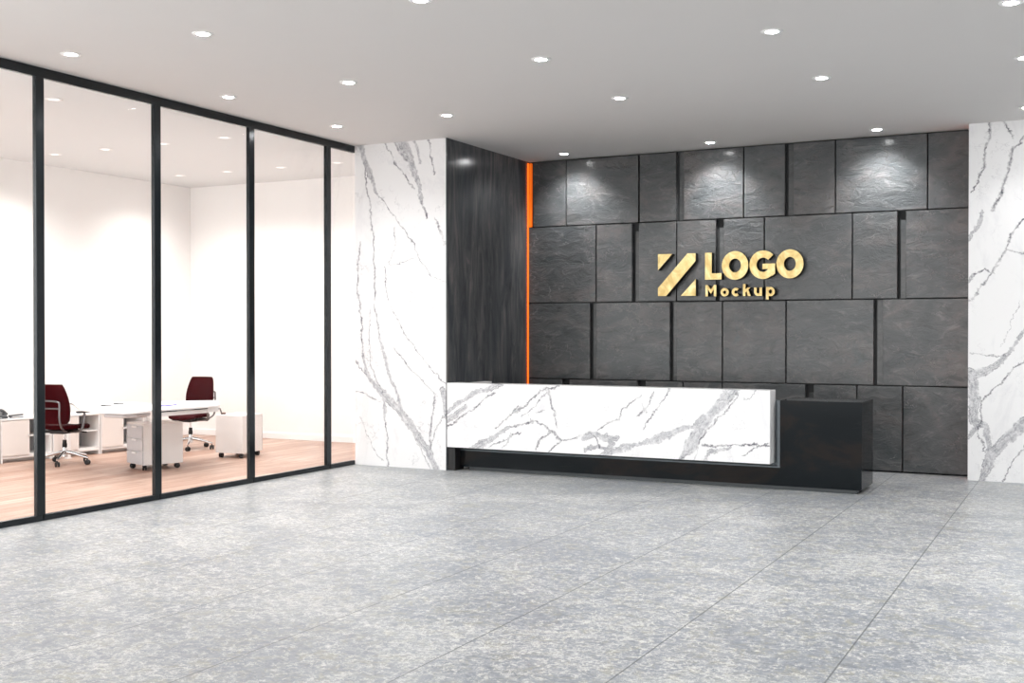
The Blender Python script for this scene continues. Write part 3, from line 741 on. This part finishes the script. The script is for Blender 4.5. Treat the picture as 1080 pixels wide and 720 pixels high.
office_chair('maroon office chair seen from behind, grey loop frame on its back', (-11.01, 9.73, 0), -10, 'maroon office chairs', 5)
office_chair('maroon office chair facing the viewer, behind the desk with the crank handle', (-10.885, 11.74, 0), 176, 'maroon office chairs', 50)

# ------------------------------------------------------------------ pedestals
def pedestal(label, loc, rz, w=.40, d=.48):
    t = thing('drawer_pedestal', label, 'drawer unit', loc, rz, 'white mobile drawer pedestals')
    bm = NB(); box(bm, -w/2, w/2, -d/2+.018, d/2, .062, .520, bevel=.002, seg=1)
    obj('body', bm, M['white_lac'], t)
    obj('top', BX(-w/2, w/2, -d/2, d/2, .521, .538, bevel=.002, seg=1), M['white_lac'], t)
    z = .068
    for k in range(3):
        hgt = .148
        dr = obj('drawer', BX(-w/2+.003, w/2-.003, -d/2, -d/2+.017, z, z+hgt-.004, bevel=.0015, seg=1), M['grey_lac'], t)
        bm = NB(); box(bm, -.055, .055, -d/2-.010, -d/2-.0005, z+hgt-.030, z+hgt-.008, bevel=.003); obj('handle', bm, M['white_lac'], dr)
        z += hgt+.002
    for sx in (-1, 1):
        for sy in (-1, 1):
            bm = NB(); cx, cy = sx*(w/2-.05), sy*(d/2-.05)
            for s_ in (-.014, .014):
                Mx = Matrix.Translation((cx, cy, .030)) @ Matrix.Rotation(.5*sx+sy, 4, 'Z') @ Matrix.Translation((0, s_, 0)) @ Matrix.Rotation(PI/2, 4, 'X')
                lathe(bm, [(.010,-.009),(.025,-.009),(.030,-.005),(.030,.005),(.025,.009),(.010,.009)], 18, Mx)
            tube(bm, [(cx, cy, .03), (cx, cy, .062)], .012, 8)
            obj('caster', bm, M['black'], t, smooth=True)
    return t
pedestal('white mobile drawer unit with three grey drawers facing out, under the desks', (-9.752, 9.927, 0), math.radians(-20), .41, .50)
pedestal('plain white mobile drawer unit seen from its blank back, right of the crank desk', (-9.708, 11.355, 0), math.radians(180+8), .39, .48)

# ------------------------------------------------------------------ low cabinets along the office wall
P0 = Vector((-11.70, 9.43, 0)); CH = 8.6
def credenza(t0, door_w, total, label):
    d = Vector((math.sin(math.radians(CH)), math.cos(math.radians(CH)), 0))
    loc = P0 + d*t0
    t = thing('low_cabinet', label, 'cabinet', tuple(loc), math.radians(90-CH), 'low white cabinets along the office wall')
    # local x runs along the row, local +y goes back from the front
    dp_ = .40; th = .016; zb_, zt_ = .075, .512; w = total
    bm = NB()
    box(bm, 0, w, 0.018, dp_, zb_, zb_+th); box(bm, 0, w, dp_-th, dp_, zb_, zt_)
    box(bm, 0, th, 0, dp_, .0, zt_); box(bm, w-th, w, 0, dp_, 0, zt_); box(bm, door_w, door_w+th, .018, dp_, zb_+th, zt_)
    box(bm, th, w-th, .012, .030, .052, .075)
    obj('body', bm, M['white_lac'], t)
    obj('top', BX(0, w, -.004, dp_, zt_+.0005, zt_+.022, bevel=.002, seg=1), M['white_lac'], t)
    dr = obj('door', BX(th+.002, door_w+.006, 0, .017, zb_+.006, zt_-.004, bevel=.002, seg=1), M['warm_lac'], t)
    bm = NB(); lathe(bm, [(.004, 0), (.004, .014), (.009, .018), (.009, .024)], 12, Matrix.Translation((door_w-.022, 0, .315)) @ Matrix.Rotation(PI/2, 4, 'X')); obj('knob', bm, M['chrome'], dr, smooth=True)
    obj('niche_back', BX(door_w+th+.001, w-th-.001, dp_-th-.006, dp_-th-.001, zb_+th+.001, zt_-.001), M['niche'], t)
    obj('shelf', BX(door_w+th+.001, w-th-.001, .03, dp_-th-.008, .300, .316), M['white_lac'], t)
    return t
credenza(-.72, .35, .67, 'low white cabinet cut off by the left edge of the view')
credenza(-.035, .365, .67, 'low white cabinet carrying the dark telephone, at the left edge of the view')
credenza(.65, .36, .67, 'low white cabinet behind the left maroon chair')
credenza(1.335, .34, .67, 'low white cabinet half hidden under the long desk, next to the drawer unit')

# ------------------------------------------------------------------ desks
def zpoly(pts, z): return [at_z(x, y, z) for x, y in pts]
t = thing('office_desk', 'long white office desk with a curved front edge beside the left maroon chair', 'desk', (-9.9, 9.4, 0), 0, 'white office desks')
front = [at_z(*p, .74) for p in [(84,430.9),(92,431.7),(110,433.6),(130,434.3),(146,433.9),(156,433.0),(161,431.8)]]
back = [at_z(*p, .74) for p in [(163,426.5),(150,424.6),(130,424.0),(100,424.0),(66,422.6),(76.5,425.0)]]
sm = [tuple(v) for v in smooth_path(front, 4)]
def T(bm, o): return L(bm, -o.location.x, -o.location.y)
bm = NB(); prism(bm, sm+back, .718, .74); obj('tabletop', T(bm, t), M['white_lac'], t)
def off(p, c, k): return (p[0]+(c[0]-p[0])*k, p[1]+(c[1]-p[1])*k)
cen = (sum(p[0] for p in front+back)/len(front+back), sum(p[1] for p in front+back)/len(front+back))
fr = [off(p, cen, .10) for p in front]; bk = [off(p, cen, .10) for p in back]
for ln in (fr[2:], bk[:3]):
    bm = NB(); tube(bm, [(*p, .688) for p in ln], .022, 8); obj('under_beam', T(bm, t), M['grey_lac'], t, smooth=True)
for p in (at_z(155, 426, .74), (-11.44, 10.16)):
    bm = NB(); box(bm, p[0]-.025, p[0]+.025, p[1]-.025, p[1]+.025, .008, .7115, bevel=.004); box(bm, p[0]-.035, p[0]+.035, p[1]-.035, p[1]+.035, 0, .008)
    obj('leg', T(bm, t), M['white_lac'], t)

u = thing('office_desk', 'white office desk with a hand crank at its right end, behind the drawer unit', 'desk', (-9.5, 10.1, 0), 0, 'white office desks')
q = [at_z(*p, .735) for p in [(164,432.0),(219,428.2),(232,427.0),(228,421.9),(165,423.0)]]
bm = NB(); prism(bm, q, .715, .735); obj('tabletop', T(bm, u), M['white_lac'], u)
A = Vector((*q[0], 0)); B = Vector((*q[2], 0)); dr_ = (B-A).normalized(); nr = Vector((-dr_.y, dr_.x, 0))
if nr.x > 0: nr = -nr
ang = math.atan2(dr_.y, dr_.x)
def loc_box(bm, s0, s1, n0, n1, z0, z1, **k):
    Mx = Matrix.Translation(A) @ Matrix.Rotation(ang, 4, 'Z'); sg = 1 if Vector((-dr_.y, dr_.x, 0)).dot(nr) > 0 else -1
    a, b = sorted((n0*sg, n1*sg)); return box(bm, s0, s1, a, b, z0, z1, M=Mx, **k)
Lq = (B-A).length
bm = NB(); loc_box(bm, .02, Lq-.17, .010, .028, .655, .700, bevel=.002, seg=1)
obj('front_rail', T(bm, u), M['white_lac'], u)
bm = NB(); loc_box(bm, .03, Lq-.20, .03, .05, .700, .7148); obj('top_frame', T(bm, u), M['greymetal'], u)
for a_, b_ in ((.06,.16),(.175,.31),(Lq*.62,Lq*.70),(Lq*.71,Lq*.82)):
    bm = NB(); loc_box(bm, a_, b_, .006, .03, .701, .7145); obj('slot_shade', T(bm, u), M['black'], u)  # black bars stand for the shade in the open slots
bm = NB(); loc_box(bm, Lq-.18, Lq-.02, .0, .06, .660, .7148, bevel=.004)
obj('end_bracket', T(bm, u), M['white_lac'], u)
for px_, py_ in ((165.5, 428), (164, 424.0)):
    p = at_z(px_, py_, .735); bm = NB(); box(bm, p[0]-.03, p[0]+.03, p[1]-.03, p[1]+.03, .008, .7148, bevel=.004); box(bm, p[0]-.04, p[0]+.04, p[1]-.04, p[1]+.04, 0, .008); obj('leg', T(bm, u), M['white_lac'], u)
# crank
e0 = A + dr_*(Lq-.02) + nr*.03
bm = NB(); tube(bm, [tuple(e0+Vector((0,0,.69))), tuple(e0+dr_*.05+Vector((0,0,.69))), tuple(e0+dr_*.075+Vector((0,0,.63)))], .008, 8)
cr = obj('crank', T(bm, u), M['greymetal'], u, smooth=True)
bm = NB(); tube(bm, [tuple(e0+dr_*.070+Vector((0,0,.632))), tuple(e0+dr_*.13+Vector((0,0,.630)))], .012, 10); obj('crank_grip', T(bm, u), plain('brown_grip', (.16, .09, .07), .5, grain=.1), cr, smooth=True)

# ------------------------------------------------------------------ small things on the furniture
CZ = .534
d8 = Vector((math.sin(math.radians(CH)), math.cos(math.radians(CH)), 0)); n8 = Vector((-d8.y, d8.x, 0))
def cpos(s, n): v = P0 + d8*s + n8*n; return (v.x, v.y, CZ)
ph = thing('desk_telephone', 'dark grey desk telephone on the low cabinet at the left edge', 'telephone', cpos(-.02, .14), math.radians(90-CH))
bm = NB(); vs = []
for x, prof in ((-.16, 0), (.11, 0)):
    vs.append([bm.verts.new((x, y, z)) for y, z in ((-.09, 0), (.09, 0), (.09, .075), (.05, .080), (-.09, .028))])
bm.faces.new(vs[0]); bm.faces.new(vs[1][::-1])
for k in range(5): bm.faces.new([vs[0][k], vs[0][(k+1)%5], vs[1][(k+1)%5], vs[1][k]])
bmesh.ops.bevel(bm, geom=list(bm.edges), offset=.008, segments=2, affect='EDGES')
obj('base', bm, M['darkgrey'], ph, smooth=True)
bm = NB(); tube(bm, smooth_path([(-.13,-.02,.085),(-.10,-.02,.103),(-.02,-.02,.108),(.06,-.02,.100),(.11,-.02,.066)], 5), .017, 10); box(bm, .07, .13, -.045, .01, .040, .07, bevel=.01)
obj('handset', bm, M['darkgrey'], ph, smooth=True)
bm = NB(); box(bm, -.12, .02, -.088, -.02, .034, .040, bevel=.002, M=Matrix.Rotation(.28, 4, 'X')); obj('keypad', bm, M['grey_lac'], ph)
st = thing('stapler', 'slim dark stapler lying right of the telephone', 'stapler', cpos(.235, .12), math.radians(90-CH))
bm = NB(); box(bm, -.085, .085, -.018, .018, 0, .012, bevel=.004); obj('foot', bm, M['greymetal'], st)
bm = NB(); box(bm, -.10, .085, -.015, .015, .020, .040, bevel=.006, M=Matrix.Rotation(-.04, 4, 'Y')); box(bm, -.095, -.06, -.012, .012, .010, .024, bevel=.002); obj('arm', bm, M['darkgrey'], st)
def on_desk(px, py, z=.74): x, y = at_z(px, py, z); return (x, y, z+.0005)
for (px, py, ang_, nm, lab, L_) in ((113, 428.4, .5, 'pen', 'dark pen on the long white desk, the nearer one', .12), (126, 426.0, .45, 'pen', 'dark pen on the long white desk, the farther one', .12)):
    o = thing(nm, lab, 'pen', on_desk(px, py), ang_, 'pens on the long desk')
    bm = NB(); tube(bm, [(-L_/2, 0, .007), (L_*.3, 0, .007), (L_/2, 0, .0065)], [.006, .006, .002], 8); obj('barrel', bm, M['darkgrey'], o, smooth=True)
    bm = NB(); tube(bm, [(-L_/2-.012, 0, .007), (-L_*.12, 0, .007)], .0068, 8); box(bm, -L_*.5, -L_*.2, -.0012, .0012, .0125, .0150); obj('cap', bm, M['black'], o, smooth=True)
fo = thing('folder', 'blue folder lying on the crank desk beside the dark mullion', 'folder', on_desk(175.5, 427.6, .735), math.radians(8))
obj('cover', BX(-.06, .06, -.12, .12, .0, .010, bevel=.001, seg=1), M['blue'], fo)
obj('paper', BX(-.057, .058, -.117, .117, .0105, .014), M['white_lac'], fo)

# ------------------------------------------------------------------ daylight and colour management
w = bpy.data.worlds.new('World'); S.world = w; w.use_nodes = True
bg = w.node_tree.nodes['Background']; bg.inputs[0].default_value = (1.0, .995, .985, 1); bg.inputs[1].default_value = 5.0
S.view_settings.view_transform = 'Standard'; S.view_settings.look = 'None'; S.view_settings.gamma = 1
S.view_settings.use_curve_mapping = False; S.view_settings.exposure = 0.0
S.cycles.use_denoising = True; S.cycles.max_bounces = 10; S.cycles.diffuse_bounces = 6; S.cycles.transparent_max_bounces = 16
S.cycles.caustics_reflective = False; S.cycles.caustics_refractive = False; S.cycles.sample_clamp_indirect = 8
